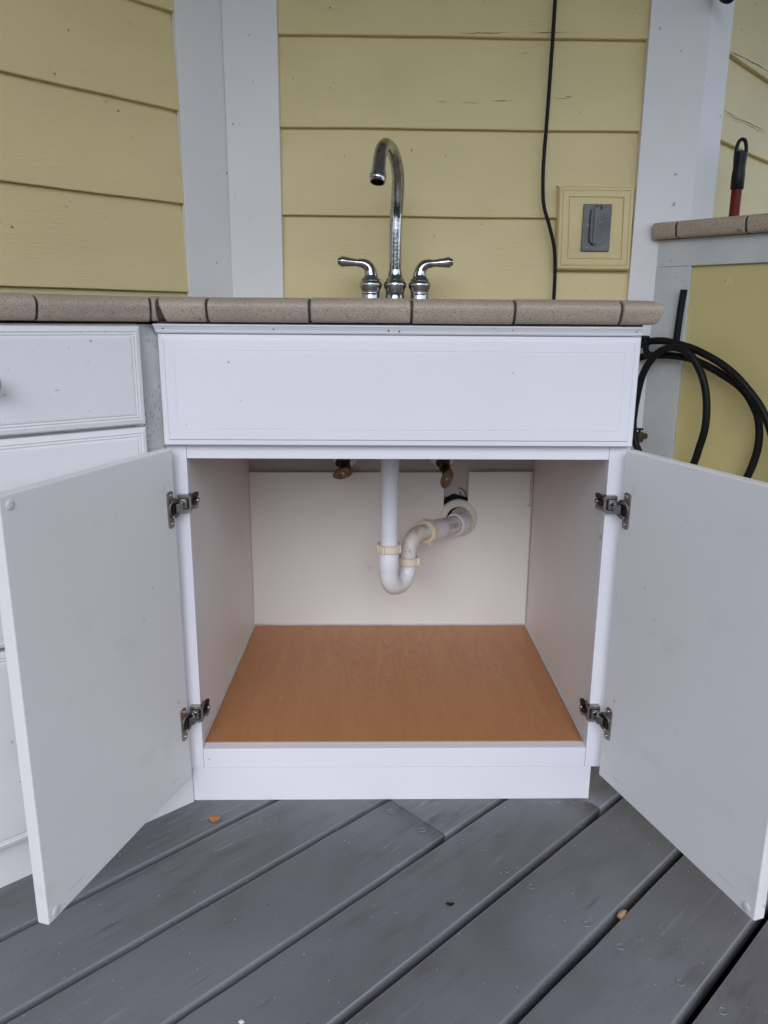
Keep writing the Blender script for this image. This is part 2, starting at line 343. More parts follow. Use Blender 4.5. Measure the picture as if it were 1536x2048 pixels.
# left wall
wl = thing('sided_wall', 'angled cream yellow lap siding wall above the left drawer counter', 'wall', (-.324, .63, 0), R(45))
bm = bmesh.new(); siding(bm, -1.15, -.1238, zl(.9400)); box(bm, -1.15, -.02, .018, .08, -.4, 2.348); finish('siding', bm, m_yellow, wl)
bm = bmesh.new(); box(bm, -.1235, -.0045, -.0035, .012, -.4, 2.347); finish('corner_board', bm, m_trim, wl, bevel=.0015)
bm = bmesh.new()
for k, q in enumerate([(-.3935, 1.3322, -.3875, 1.3312, .0022), (-.400, 1.337, -.3985, 1.3368, .0008), (-.1265, 1.470, -.1258, 1.488, .0006)]): crack(bm, *q, 70+k, .9400)
finish('paint_crack', bm, m_crack, wl)
# right wall, beyond the convex corner
wr = thing('sided_wall', 'cracked cream yellow lap siding wall receding behind the red pole at far right', 'wall', (.7505, .63, 0), R(45))
bm = bmesh.new(); siding(bm, .115, 2.2, zl(1.5025-EX*2), .002); box(bm, .02, 2.2, .020, .08, -.4, 2.346); finish('siding', bm, m_yellow, wr)
bm = bmesh.new(); box(bm, -.0060, .1200, -.0085, .012, -.4, 2.345); finish('corner_board', bm, m_trim, wr, bevel=.0015)

bm = bmesh.new()
for k, q in enumerate([(.15, 1.3825, .25, 1.3805, .0009), (.24, 1.3808, .45, 1.3842, .0012), (.158, 1.3752, .285, 1.3775, .0008), (.26, 1.3772, .46, 1.3765, .0007), (.20, 1.3705, .27, 1.371, .0005), (.14, 1.5058, .24, 1.513, .0013), (.22, 1.512, .40, 1.5205, .0016), (.38, 1.5195, .60, 1.515, .0014)]):
    crack(bm, *q, 40+k, 1.5025-EX*2, .002)
finish('paint_crack', bm, m_crack, wr)
# small black bracket on the right corner board
bm = bmesh.new(); tube(bm, [(0, 0, .05), (.004, -.02, .03), (.012, -.03, .012), (.024, -.03, .010), (.03, -.02, .03)], [.010, .011, .012, .012, .010], seg=14)
lathe(bm, [(.016, 0), (.016, .006), (.010, .01)], (0, .004, .05), (0, -1, 0), 16)
o = finish('wall_hook', bm, m_blackp, smooth=True); o.location = (.750, .612, 1.553)
tag(o, 'small black hook high on the white corner board at the right edge', 'hook')

# ------------------------------------------------------------------ tiled edge sweep
PROF = [(0, .010), (.0280, .0100), (.0345, .0108), (.0388, .0135), (.0415, .0190), (.0440, .0265), (.0455, .0330), (.0450, .0375), (.0420, .0415), (.0365, .0447), (.0280, .0470), (.012, .0482), (0, .048)]
PROF = [(o_, z-.010) for o_, z in PROF]
def sweep(bm, A, B, nrm, zb, m0=0., m1=0., inset=0., prof=PROF, grow=0., soft=True):
    """extrude the nose profile from A to B; nrm = outward normal; m0/m1 = mitre shift per metre of offset"""
    A = Vector((A[0], A[1], 0)); B = Vector((B[0], B[1], 0)); n = Vector((nrm[0], nrm[1], 0)); u = (B-A).normalized()
    L_ = (B-A).length; e = .0016 if soft else 0
    def ring(t, mm, ins):
        out = []
        cz = sum(p[1] for p in prof)/len(prof)
        for o_, z in prof:
            oo = o_-ins*(1 if o_ > .005 else 0); zz = z+(ins if z < cz else -ins)*(1)
            out.append(bm.verts.new(A+u*(t+mm*oo)+n*oo+Vector((0, 0, zb+zz))))
        return out
    rs = [ring(0, m0, inset+e), ring(e, m0, inset), ring(L_-e, m1, inset), ring(L_, m1, inset+e)] if soft else [ring(0, m0, inset), ring(L_, m1, inset)]
    for a, b in zip(rs, rs[1:]):
        for k in range(len(prof)-1):
            bm.faces.new((a[k], a[k+1], b[k+1], b[k]))
    bm.faces.new(rs[0][::-1]); bm.faces.new(rs[-1])
ZT = .8757
ct = thing('tiled_countertop', 'brown speckled tile countertop with rounded nose tiles and dark grout, holding the chrome faucet', 'countertop', (0, 0, 0))
CX, CY = -.3535, 0.                       # face corner of the two runs
ang = R(41); ul = (math.cos(ang), math.sin(ang)); nl = (math.sin(ang), -math.cos(ang)); nc = (0, -1)
mit = math.tan(ang/2)
EXR = .4145                               # right return face line
bm = bmesh.new(); bg_ = bmesh.new()
js = [-.2525, -.0936, .0653, .2264, .3938]
g = .0018
segs = [(-.3286, js[0])] + list(zip(js, js[1:])) + [(js[-1], EXR)]
for i, (a, b) in enumerate(segs):
    m0 = 0.; m1 = 1. if i == len(segs)-1 else 0.
    a2 = a+(0 if i == 0 else g); b2 = b-(0 if i == len(segs)-1 else g)
    nv = len(bm.verts)
    sweep(bm, (a2, 0), (b2, 0), nc, ZT+random.uniform(-.0006, .0006), m0, m1)
    if i == 0:                            # this tile was cut slanting, leaving a dark wedge of grout
        bm.verts.ensure_lookup_table()
        for v in bm.verts[nv:]:
            if v.co.x < -.31: v.co.x += (ZT+.0375-v.co.z)*.31
# narrow cut piece in the inner corner
sl_prof = PROF
sweep(bm, (CX+.0012, 0), (-.3302, 0), nc, ZT+.0004, mit, 0)
# left run
jl = [-.1847, -.338, -.49, -.654, -.818]
def lp(t): return (CX+ul[0]*t, CY+ul[1]*t)
pts = [-.0018]+jl
for i in range(len(pts)-1):
    a, b = pts[i+1]+g, pts[i]-(0 if i == 0 else g)
    sweep(bm, lp(a), lp(b), nl, ZT+random.uniform(-.0006, .0006), 0, -mit if i == 0 else 0)
# right return
jr = [0, .155, .31, .465, .60]
for i in range(4):
    sweep(bm, (EXR, jr[i]+(g if i else 0)), (EXR, jr[i+1]-g), (1, 0), ZT, -1. if i == 0 else 0, 0)
for f in bm.faces: f.smooth = True
et = finish('edge_tiles', bm, m_tile, ct, smooth=True)
# grout cores
P2 = [(max(o_-.0032, 0), z+(.0022 if z < .02 else -.0022)) for o_, z in PROF]
sweep(bg_, (CX, 0), (EXR, 0), nc, ZT, mit, 1., prof=P2, soft=False)
sweep(bg_, lp(-.818), lp(0), nl, ZT, 0, -mit, prof=P2, soft=False)
sweep(bg_, (EXR, 0), (EXR, .60), (1, 0), ZT, -1., 0, prof=P2, soft=False)
finish('grout', bg_, m_grout, ct)
# flat tiles behind the nose
bm = bmesh.new()
def quadtile(bm, p, z0, z1):
    hexa(bm, [(*q, z0) for q in p]+[(*q, z1) for q in p])
top = ZT+.0375
for i in range(5):
    for j in range(4):
        x0, x1 = -.41+.1625*i, -.41+.1625*(i+1); y0, y1 = .003+.152*j, .003+.152*(j+1)
        x1 = min(x1, EXR-.001)
        if i == 0: x0 = -.335
        if x1 > x0: box(bm, x0+g, x1-g, y0+g, y1-g, top-.008, top)
finish('top_tiles', bm, m_tile, ct, bevel=.001)
bm = bmesh.new(); 
hexa(bm, [(-.345, 0, .885), (EXR, 0, .885), (EXR, .612, .885), (-.315, .612, .885), (-.345, 0, top-.003), (EXR, 0, top-.003), (EXR, .612, top-.003), (-.315, .612, top-.003)])
lfar = lp(-.818); 
hexa(bm, [(*lfar, .885), (CX+.010, .002, .885), (-.334, .602, .885), (lfar[0]-.31, lfar[1]+.36, .885), (*lfar, top-.003), (CX+.010, .002, top-.003), (-.334, .602, top-.003), (lfar[0]-.31, lfar[1]+.36, top-.003)])
box(bm, -.336, .434, -.0262, .55, .8726, .8848)  # dark strip stands in for the shadow line between nose tiles and moulding
finish('mortar_bed_shade_strip', bm, m_grout, ct)

# ------------------------------------------------------------------ sink cabinet
sc = thing('sink_cabinet', 'white sink base cabinet with both doors wide open under the faucet', 'cabinet', (0, 0, 0))
OX0, OX1, OZ0, OZ1 = -.3059, .4057, .1098, .6535      # opening
FX0, FX1, FZ0, FZ1 = -.3475, .4405, .0705, .868
bm = bmesh.new()
box(bm, FX0, OX0, 0, .019, FZ0, FZ1); box(bm, OX1, FX1, 0, .019, FZ0, FZ1)
box(bm, OX0+.0004, OX1-.0004, .0006, .0186, OZ1, FZ1-.001); box(bm, OX0+.0004, OX1-.0004, .0006, .0186, FZ0+.0004, OZ0)
box(bm, OX0-.004, OX1+.003, .0191, .0242, FZ0+.001, OZ0-.0004)
finish('face_frame', bm, m_white, sc, bevel=.0008)
bm = bmesh.new(); box(bm, -.3290, .4190, .006, .6, .0, .0700); box(bm, -.3285, .4185, .0030, .0058, .0004, .0695)
finish('kick_board', bm, m_white, sc, bevel=.0008)
# false drawer front
bm = bmesh.new()
routed(bm, -.3372, .4372, .6785, .8572, [(0, -.0005), (0, -.0150), (.0015, -.0168), (.0085, -.0172), (.0105, -.0195), (.0250, -.0199), (.0258, -.0193), (.0266, -.0199), (.030, -.0200)])
finish('false_front', bm, m_white, sc)
# cove moulding under the tile
bm = bmesh.new()
pr = [(-.0005, .8575), (-.0195, .8578), (-.0215, .8600), (-.0225, .8635), (-.0255, .8680), (-.0275, .8700), (-.0275, .8722), (-.0005, .8722)]
x0s, x1s = -.3385, .4355
rings = []
for x, k in ((x0s, -1), (x1s, 1)):
    rings.append([bm.verts.new((x+(k*(-y-.0195)*.35), y, z)) for y, z in pr])
for i in range(len(pr)): bm.faces.new((rings[0][i], rings[0][(i+1) % len(pr)], rings[1][(i+1) % len(pr)], rings[1][i]))
bm.faces.new(rings[0][::-1]); bm.faces.new(rings[1])
finish('top_moulding', bm, m_white, sc, bevel=.0006)
for x, z in ((-.152, .8655), (.030, .8640), (.047, .8632), (.227, .8665), (.426, .8655), (-.326, .8655)):
    bm = bmesh.new(); lathe(bm, [(.0013, 0), (.0010, .0012), (.0004, .0014)], (x, -.0232, z), (0, -1, -.5), 8)
    finish('nail_hole', bm, m_hdark, sc)
bm = bmesh.new(); lathe(bm, [(.0016, 0), (.0014, .0004), (.0005, .0005)], (-.2255, -.0200, .8135), (0, -1, 0), 10); finish('nail_hole', bm, m_nickel, sc)
# carcass
bm = bmesh.new()
hexa(bm, [(-.327, .0195, .0705), (-.3115, .0195, .0705), (-.299, .61, .0705), (-.315, .61, .0705), (-.327, .0195, .868), (-.3115, .0195, .868), (-.299, .61, .868), (-.315, .61, .868)])
finish('side_panel', bm, m_inner, sc)
bm = bmesh.new()
hexa(bm, [(.4092, .0195, .0705), (.425, .0195, .0705), (.427, .61, .0705), (.411, .61, .0705), (.4092, .0195, .868), (.425, .0195, .868), (.427, .61, .868), (.411, .61, .868)])
finish('side_panel', bm, m_inner, sc)
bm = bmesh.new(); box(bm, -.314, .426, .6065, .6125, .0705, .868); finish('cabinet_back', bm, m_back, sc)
# inserted back panel with a notch for the drain
bm = bmesh.new()
prism(bm, [(-.2980, .1115), (.4098, .1115), (.4098, .5190), (.2478, .5175), (.2478, .385), (.187, .385), (.187, .5165), (-.2980, .5150)], .5925, .5985)
finish('back_panel', bm, m_inner, sc, bevel=.0006)
bm = bmesh.new(); hexa(bm, [(-.3060, .0246, .1000), (.4045, .0246, .1000), (.4065, .5905, .1000), (-.2950, .5905, .1000), (-.3060, .0246, .1108), (.4045, .0246, .1108), (.4065, .5905, .1110), (-.2950, .5905, .1110)])
# keep the laminate edge vertical: separate base below
finish('bottom_shelf', bm, m_wood, sc)
bm = bmesh.new()
tube(bm, [(-.3098, .025, .1120), (-.3040, .30, .1121), (-.2982, .588, .1122)], .0036, seg=8)
tube(bm, [(.4082, .025, .1120), (.4090, .30, .1120), (.4096, .588, .1122)], .0033, seg=8)
tube(bm, [(-.2985, .5915, .1122), (.05, .5915, .1118), (.4095, .5915, .1122)], .0030, seg=8)
tube(bm, [(.4085, .5918, .12), (.4088, .5918, .30), (.4085, .5918, .52)], .0016, seg=6)
tube(bm, [(-.2985, .5918, .12), (-.2982, .5918, .30), (-.2985, .5918, .515)], .0014, seg=6)
finish('caulk_bead', bm, m_caulk, sc, smooth=True)
bm = bmesh.new(); prism(bm, [(.4025, .515), (.4075, .517), (.4070, .430), (.3965, .4295), (.3965, .431), (.4020, .4325)], .5905, .5922); finish('tape_strip', bm, m_caulk, sc)
bm = bmesh.new(); n = 26; rnd = random.Random(4)
prism(bm, [(.2195+math.cos(2*math.pi*k/n)*(.040+rnd.uniform(-.0025, .0018)), .4235+math.sin(2*math.pi*k/n)*(.0355+rnd.uniform(-.003, .0018))) for k in range(n)], .6028, .6043)
finish('pipe_hole', bm, m_dark, sc)
bm = bmesh.new()
for pth in ([(.2235, .6035, .4745), (.232, .6030, .4735), (.2395, .6025, .4655), (.2435, .602, .456), (.2465, .601, .440)], [(.190, .6025, .4505), (.197, .602, .4515), (.206, .602, .449)], [(.2265, .602, .466), (.230, .601, .459), (.229, .601, .452)]):
    tube(bm, pth, .0011, seg=6)
finish('torn_edge', bm, m_dark, sc)

# doors with hinges; door local frame: x from hinge edge to free edge, y = towards the outer face, z up
def hinge_geo(bm, side, zc, dirv, H):
    """built in cabinet coordinates; side -1 left, +1 right. materials 0 nickel, 1 dark, 2 bright"""
    d = Vector((dirv[0], dirv[1], 0)); n_in = Vector((d.y, -d.x, 0))
    if n_in.x*side > 0: n_in = -n_in                      # towards the cabinet's middle
    def D(s, q, z): return Vector((H[0], H[1], 0))+d*s+n_in*q+Vector((0, 0, z))
    T = Matrix(((d.x, n_in.x, 0, H[0]), (d.y, n_in.y, 0, H[1]), (0, 0, 1, 0), (0, 0, 0, 1)))
    # plate with two tabs
    plate = [(.0245, zc-.029), (.0255, zc+.027), (.0235, zc+.030), (.012, zc+.0305), (.0095, zc+.028), (.0095, zc+.0185), (.001, zc+.0145), (-.0045, zc+.006), (-.0055, zc-.002), (-.003, zc-.011), (.003, zc-.0165), (.0095, zc-.018), (.0095, zc-.0275), (.012, zc-.031), (.0225, zc-.031)]
    prism(bm, plate, .0002, .0028, 'y', T)
    lathe(bm, [(.0165, .0028), (.0172, .0042), (.0155, .0052), (.0145, .0040)], D(.008, 0, zc), n_in, 28)
    f0 = len(bm.faces)
    bm.faces.ensure_lookup_table()
    prism(bm, [(.0035, zc-.010), (.021, zc-.010), (.021, zc+.009), (.0035, zc+.009)], .0035, .0056, 'y', T)
    bm.faces.ensure_lookup_table()
    for f in bm.faces[f0:]: f.material_index = 1
    f0 = len(bm.faces)
    for sx, dz in ((.0165, .0238), (.0165, -.0242), (.012, -.0148)):
        lathe(bm, [(.0036, .0028), (.0036, .0040), (.0022, .0050), (.0008, .0050)], D(sx, 0, zc+dz), n_in, 14)
    bm.faces.ensure_lookup_table()
    for f in bm.faces[f0:]: f.material_index = 2
    # arm from the cup to the frame block
    xo = OX0 if side < 0 else OX1
    k = -side
    def B(x, y, z): return Vector((xo+k*x, y, z))
    a0 = D(.008, .006, zc); a1 = D(-.001, .012, zc); a2 = B(-.015, -.009, zc+.001)
    for p, q in ((a0, a1), (a1, a2)):
        dd = (q-p).normalized(); sd_ = Vector((0, 0, .0072)); t_ = dd.cross(Vector((0, 0, 1))).normalized()*.0016
        hexa(bm, [p-sd_-t_, p-sd_+t_, q-sd_+t_, q-sd_-t_, p+sd_-t_, p+sd_+t_, q+sd_+t_, q+sd_-t_])
    # frame block on the stile's front, wrapping round its inner edge
    zb = zc+.0035
    def slab(poly, y0, y1, mi=0):
        f0 = len(bm.faces); prism(bm, [(xo+k*x, z) for x, z in poly], y0, y1, 'y'); bm.faces.ensure_lookup_table()
        for f in bm.faces[f0:]: f.material_index = mi
    slab([(-.0165, zb-.0135), (-.0150, zb-.0155), (.0015, zb-.0155), (.0055, zb-.0125), (.0062, zb-.009), (.0062, zb+.010), (.0045, zb+.0140), (.001, zb+.0155), (-.0155, zb+.0155), (-.0165, zb+.0140)], -.0105, -.0006)
    slab([(-.0145, zb-.0100), (.0005, zb-.0100), (.0025, zb-.0075), (.0025, zb+.0085), (.0005, zb+.0105), (-.0145, zb+.0105)], -.0113, -.0104, 1)
    slab([(-.0145, zb-.0080), (-.0010, zb-.0080), (-.0010, zb+.0085), (-.0145, zb+.0085)], -.0122, -.0110)
    f0 = len(bm.faces)
    lathe(bm, [(.0058, 0), (.0058, .0008), (.0050, .0009), (.0048, .0003)], B(-.0075, -.0120, zb), (0, -1, 0), 20)
    bm.faces.ensure_lookup_table()
    for f in bm.faces[f0:]: f.material_index = 2
    f0 = len(bm.faces)
    lathe(bm, [(.0020, .0006), (.0020, .0010)], B(-.0075, -.0120, zb), (0, -1, 0), 6)
    bm.faces.ensure_lookup_table()
    for f in bm.faces[f0:]: f.material_index = 1
    # wrap plate on the inner edge + adjuster blocks
    xa, xb = sorted((xo+k*.0004, xo+k*.0060)); box(bm, xa, xb, -.0100, .020, zb-.0120, zb+.0125)
    xa, xb = sorted((xo+k*.0060, xo+k*.0105)); box(bm, xa, xb, .000, .0235, zb-.0040, zb+.0040, 1)
    xa, xb = sorted((xo+k*.0050, xo+k*.0115)); box(bm, xa, xb, .010, .0245, zb+.0065, zb+.0135, 1)
    xa, xb = sorted((xo+k*.0050, xo+k*.0105)); box(bm, xa, xb, .008, .0235, zb-.0130, zb-.0060)
    lathe(bm, [(.0042, 0), (.0042, .0035), (.002, .0042)], (xo+k*.0102, .014, zb+.001), (k, 0, 0), 14)
def make_door(side, H, dv, z0, z1, wd, hz):
    d = Vector((dv[0], dv[1])).normalized()
    lab = 'left' if side < 0 else 'right'
    rz = math.atan2(d.y, d.x)
    # local +x = door direction; local +y after rotation
    bm = bmesh.new()
    ysign = -1 if side < 0 else 1
    y0, y1 = (0, .0185*ysign)
    ya, yb = min(y0, y1), max(y0, y1)
    box(bm, 0, wd, ya, yb, z0, z1)
    dr = finish('cabinet_door', bm, m_door, sc, bevel=.0022, seg=3)
    dr.location = (H[0], H[1], 0); dr.rotation_euler = (0, 0, rz)
    if side < 0: dr['label'] = 'left door, swung open with two dark metal hinges on its inner face'
    else: dr['label'] = 'right door, swung open and cut off by the photo edge'
    Mi = (Matrix.Translation((H[0], H[1], 0)) @ Matrix.Rotation(rz, 4, 'Z')).inverted()
    for zc in hz:
        bm = bmesh.new(); hinge_geo(bm, side, zc, d, H)
        bmesh.ops.transform(bm, matrix=Mi, verts=bm.verts)
        h = finish('hinge', bm, None, dr, mats=[m_nickel, m_hdark, m_nickel2], bevel=.0007)
    for zc, xx in ((z1-.0135, wd-.017), (z0+.0115, wd-.016)):
        bm = bmesh.new(); lathe(bm, [(.0068, 0), (.0068, .0008), (.0055, .0017), (.002, .0021)], (xx, 0, zc), (0, -ysign, 0), 22)
        finish('bumper', bm, m_bump, dr, smooth=True)
    return dr
make_door(-1, (-.3235, -.022), (-.1145, -.358), .0700, .6735, .3755, (.5745, .1825))
make_door(1, (.4255, -.022), (.113, -.358), .0680, .6745, .3755, (.5745, .1815))

# ------------------------------------------------------------------ drawer cabinet on the left (angled 41 degrees)
lc = thing('drawer_cabinet', 'older white drawer cabinet angled in from the left, beside the sink cabinet', 'cabinet', (-.328, 0, 0), ang)
def lbox(bm, x0, x1, y0, y1, z0, z1): box(bm, x0, x1, y0, y1, z0, z1)
bm = bmesh.new(); box(bm, -.80, -.047, .0012, .30, .076, .872); finish('carcass', bm, m_old, lc, bevel=.0008)
bm = bmesh.new(); box(bm, -.80, .0, -.0008, .28, .0, .0745); finish('kick_board', bm, m_old, lc, bevel=.0008)
bm = bmesh.new(); box(bm, -.0465, -.0135, .0005, .05, .0750, .8715); finish('filler_strip', bm, m_filler, lc, bevel=.0008)
for z0, z1, kz in ((.7172, .8690, .7925), (.4040, .7120, None), (.0765, .3975, .2340)):
    bm = bmesh.new()
    routed(bm, -.50, -.0515, z0, z1, [(0, 0), (0, -.0150), (.0022, -.0175), (.0080, -.0190), (.0100, -.0172), (.0122, -.0190), (.0145, -.0178), (.0165, -.0192), (.019, -.0195)])
    dw = finish('drawer', bm, m_old, lc)
    bm = bmesh.new(); lathe(bm, [(.0075, 0), (.0065, .006), (.0055, .012), (.010, .018), (.0155, .022), (.0165, .026), (.0135, .030), (.006, .032)], (-.2835, -.0196, kz or .558), (0, -1, 0), 24)
    kn = finish('knob', bm, m_nickel, dw, smooth=True)
    if kz == .2340: pass

# ------------------------------------------------------------------ faucet
fc = thing('faucet', 'tarnished chrome gooseneck faucet with two lever handles standing on the tiled counter', 'faucet', (.0562, .50, top))
def F(x, y, z): return (x-.0562, y-.50, z-top)
bm = bmesh.new()
lathe(bm, [(.027, 0), (.027, .003), (.0235, .0045), (.0215, .009), (.0215, .0225), (.0205, .0245), (.0215, .0265), (.0205, .0285), (.0220, .034), (.0252, .0415), (.0252, .0475), (.0230, .0525), (.0205, .0545), (.0210, .0562), (.0196, .0578), (.0172, .061), (.0155, .067), (.0146, .073), (.0142, .077), (.0132, .078)], (0, 0, 0), seg=48)
finish('spout_base', bm, m_chrome, fc, smooth=True)
bm = bmesh.new()
sp = [(.0562, .50, .985), (.0562, .50, 1.03), (.0563, .50, 1.0685), (.0580, .50, 1.110), (.0600, .492, 1.150), (.0592, .476, 1.183), (.0520, .454, 1.2095), (.0425, .431, 1.2235), (.0320, .405, 1.2250), (.0240, .382, 1.2130), (.0193, .366, 1.1935), (.0173, .357, 1.1710)]
tube(bm, [F(*p) for p in sp], [.0133, .0132, .0133, .0137, .0137, .0134, .0131, .0130, .0130, .0131, .0132, .0136], seg=32, n=10)
finish('spout', bm, m_chrome, fc, smooth=True)
bm = bmesh.new()
e0 = Vector(F(.0174, .3572, 1.1735)); e1 = Vector(F(.0150, .349, 1.1480)); ax = (e1-e0).normalized(); LL = (e1-e0).length
lathe(bm, [(.0134, 0), (.0142, LL*.20), (.0148, LL*.28), (.0146, LL*.36), (.0154, LL*.46), (.0166, LL*.56), (.0172, LL*.68), (.0172, LL*.76), (.0163, LL*.80), (.0155, LL*.92), (.0152, LL*1.12), (.0138, LL*1.14), (.0128, LL*1.12), (.0124, LL*.70), (.001, LL*.68)], e0, ax, 36, cap=False)
ae = finish('aerator', bm, m_chrome, fc, smooth=True)
bm = bmesh.new(); lathe(bm, [(.0123, 0), (.0123, .001)], e0+ax*LL*.85, ax, 24); finish('aerator_screen', bm, m_dark, ae)
for k, xx in ((-1, .0022), (1, .1108)):
    bm = bmesh.new()
    lathe(bm, [(.026, 0), (.026, .003), (.0225, .0045), (.0205, .009), (.0205, .0220), (.0198, .0242), (.0208, .0260), (.0200, .028), (.0215, .034), (.0252, .041), (.0252, .047), (.0230, .052), (.0202, .0540), (.0212, .0556), (.0206, .0572), (.0150, .058)], F(xx, .50, top), seg=44)
    hb = finish('handle_base', bm, m_chrome, fc, smooth=True)
    bm = bmesh.new()
    P = [(xx, .50, .9700), (xx-k*.0005, .50, .9780), (xx+k*.0015, .50, .9890), (xx+k*.0075, .50, .9985), (xx+k*.0170, .50, 1.0032), (xx+k*.0250, .50, 1.0040)]
    tube(bm, [F(*p) for p in P], [.0185, .0150, .0128, .0118, .0102, .0090], seg=28, n=8)
    a = Vector(F(xx+k*.0245, .50, 1.0040)); b = Vector(F(xx+k*.0730, .50, 1.0078)); q = (b-a).normalized(); L2 = (b-a).length
    lathe(bm, [(.0075, 0), (.0096, .0008), (.0096, .0022), (.0078, .0030), (.0078, .006), (.0084, .014), (.0098, .026), (.0114, .037), (.0115, .0405), (.0100, .0435), (.0074, .0445), (.0082, .0458), (.0074, .0480), (.0042, L2+.0005), (.0008, L2+.001)], a, q, 28)
    lv = finish('lever', bm, m_chrome, fc, smooth=True)

# ------------------------------------------------------------------ black cable on the wall
bm = bmesh.new()
tube(bm, [(.404, .618, 2.3), (.4055, .618, 1.9), (.4046, .618, 1.566), (.4022, .616, 1.42), (.3996, .614, 1.315), (.3968, .610, 1.255), (.3962, .606, 1.2), (.4010, .606, 1.145), (.4140, .604, 1.105), (.4270, .604, 1.065), (.4335, .606, 1.035), (.4370, .606, .98), (.4375, .606, .9145)], .0042, seg=12, n=8)
o = finish('cable', bm, m_black, smooth=True); tag(o, 'thin black cable hanging down the yellow siding to the counter', 'cable')

# ------------------------------------------------------------------ outlet
ot = thing('electrical_outlet', 'grey weatherproof outlet cover on a square yellow mounting block', 'outlet', (.5300, .63, 1.0930), R(0))
bm = bmesh.new()
routed(bm, -.0895, .0835, -.0915, .0925, [(0, .012), (0, -.0145), (.003, -.0190), (.0080, -.0195), (.0092, -.0178), (.0104, -.0195), (.0125, -.0200), (.0225, -.0200), (.0236, -.0165), (.0248, -.0165), (.0260, -.0190), (.030, -.0190)])
mb = finish('mounting_block', bm, m_yellow, ot)
for v in mb.data.vertices: v.co.x += (-.004 if v.co.z > 0 else .0) if v.co.x < 0 else (-.002 if v.co.z > 0 else .002)
bm = bmesh.new(); box(bm, -.0355, .0310, -.0245, -.0188, -.0510, .0535)
cp = finish('cover_plate', bm, m_gunmetal, ot, bevel=.0022, seg=3)
bm = bmesh.new()
pl = [(-.0145, .0480), (.0175, .0480), (.0215, .030), (.0225, -.012), (.0190, -.028), (.0100, -.0385), (-.002, -.0405), (-.0130, -.036), (-.0200, -.026), (-.0205, .030)]
prism(bm, pl, -.0262, -.0234, 'y'); 
fl = finish('flap', bm, m_gunmetal, cp, bevel=.001)
bm = bmesh.new()
prism(bm, [(-.0105, .0465), (.0165, .0465), (.0180, .040), (.0185, -.020), (.0120, -.0300), (.0, -.0345), (-.0010, -.0350), (-.0105, -.0330)], -.0300, -.0260, 'y')
for x0 in (-.006, .004): box(bm, x0, x0+.0035, -.0312, -.0262, .0475, .0525)
for i_ in range(3):
    for j_ in range(3): box(bm, -.004+i_*.006+.001*j_, -.0015+i_*.006+.001*j_, -.0304, -.0299, -.006-j_*.006, -.0035-j_*.006)
finish('flap_lid', bm, m_gunmetal, fl, bevel=.0008)
bm = bmesh.new(); tube(bm, [(-.0165, -.0262, .040), (-.0188, -.0262, .032), (-.0188, -.0262, -.022), (-.0140, -.0262, -.033), (-.0080, -.0262, -.0375)], .0016, seg=8)
prism(bm, [(.0020, .0400), (.0065, .0400), (.0065, .0485), (.0020, .0485)], -.0306, -.0298, 'y')
finish('hinge_gap', bm, m_hdark, fl)

# ------------------------------------------------------------------ bar wall on the right
LB = ('bar_wall', 'grey white framed half wall with yellow panel and tiled top, right of the sink cabinet')
bw = thing(LB[0], LB[1], 'half wall', (.6752, .6245, 0), R(-45))
bm = bmesh.new(); box(bm, .0, .0905, 0, .12, -.1, 1.0085); box(bm, .0, 1.9, .0, .12, 1.009, 1.070); finish('frame', bm, m_trim2, bw, bevel=.0012)
bm = bmesh.new(); box(bm, .0908, 1.9, .011, .10, -.1, 1.0087); finish('panel', bm, m_ypanel, bw)
bm = bmesh.new()
pb = [-.003, .0590, .2130, .367, .521, .675, .829, .983, 1.137, 1.291, 1.445, 1.6]
P3 = [(o_*.66, z*.98) for o_, z in PROF]
bt = bmesh.new()
for a, b in zip(pb, pb[1:]):
    sweep(bt, (a+(.0022 if a > 0 else 0), 0), (b-.0022, 0), (0, -1), 1.0705, .25 if a < 0 else 0, 0, prof=P3)
    box(bt, a+.0022, b-.0022, .0022, .152, 1.0985, 1.1070)
finish('edge_tiles', bt, m_tile, bw, smooth=True)
bm = bmesh.new(); sweep(bm, (-.002, 0), (1.6, 0), (0, -1), 1.0705, .2, 0, prof=[(max(o_-.0022, 0), z+(.002 if z < .02 else -.002)) for o_, z in P3], soft=False)
box(bm, -.002, 1.6, .0, .154, 1.0705, 1.1040); finish('grout', bm, m_grout, bw)

# red pole behind the bar
bp = thing('broom_handle', 'red pole with black hanging grip standing upright behind the tiled bar top', 'broom', (.8630, .6370, 0))
bm = bmesh.new(); tube(bm, [(0, 0, .02), (-.001, .001, .6), (-.0015, .0015, 1.215)], .0118, seg=24, n=4); finish('pole', bm, m_red, bp, smooth=True)
bm = bmesh.new(); lathe(bm, [(.0138, 0), (.0148, .002), (.0150, .03), (.0138, .045), (.0140, .055), (.0152, .075), (.0150, .080), (.010, .083)], (-.0015, .0015, 1.186), seg=28)
tube(bm, [(-.0135, .0015, 1.264), (-.0115, .0015, 1.281), (-.0075, .0015, 1.291), (-.001, .0015, 1.2945), (.0055, .0015, 1.291), (.0092, .0015, 1.281), (.0115, .0015, 1.264)], [.0042]*7, seg=12)
finish('grip', bm, m_blackp, bp, smooth=True)
bm = bmesh.new(); box(bm, -.14, .14, -.02, .02, .0, .05); finish('broom_head', bm, m_black, bp, bevel=.01)

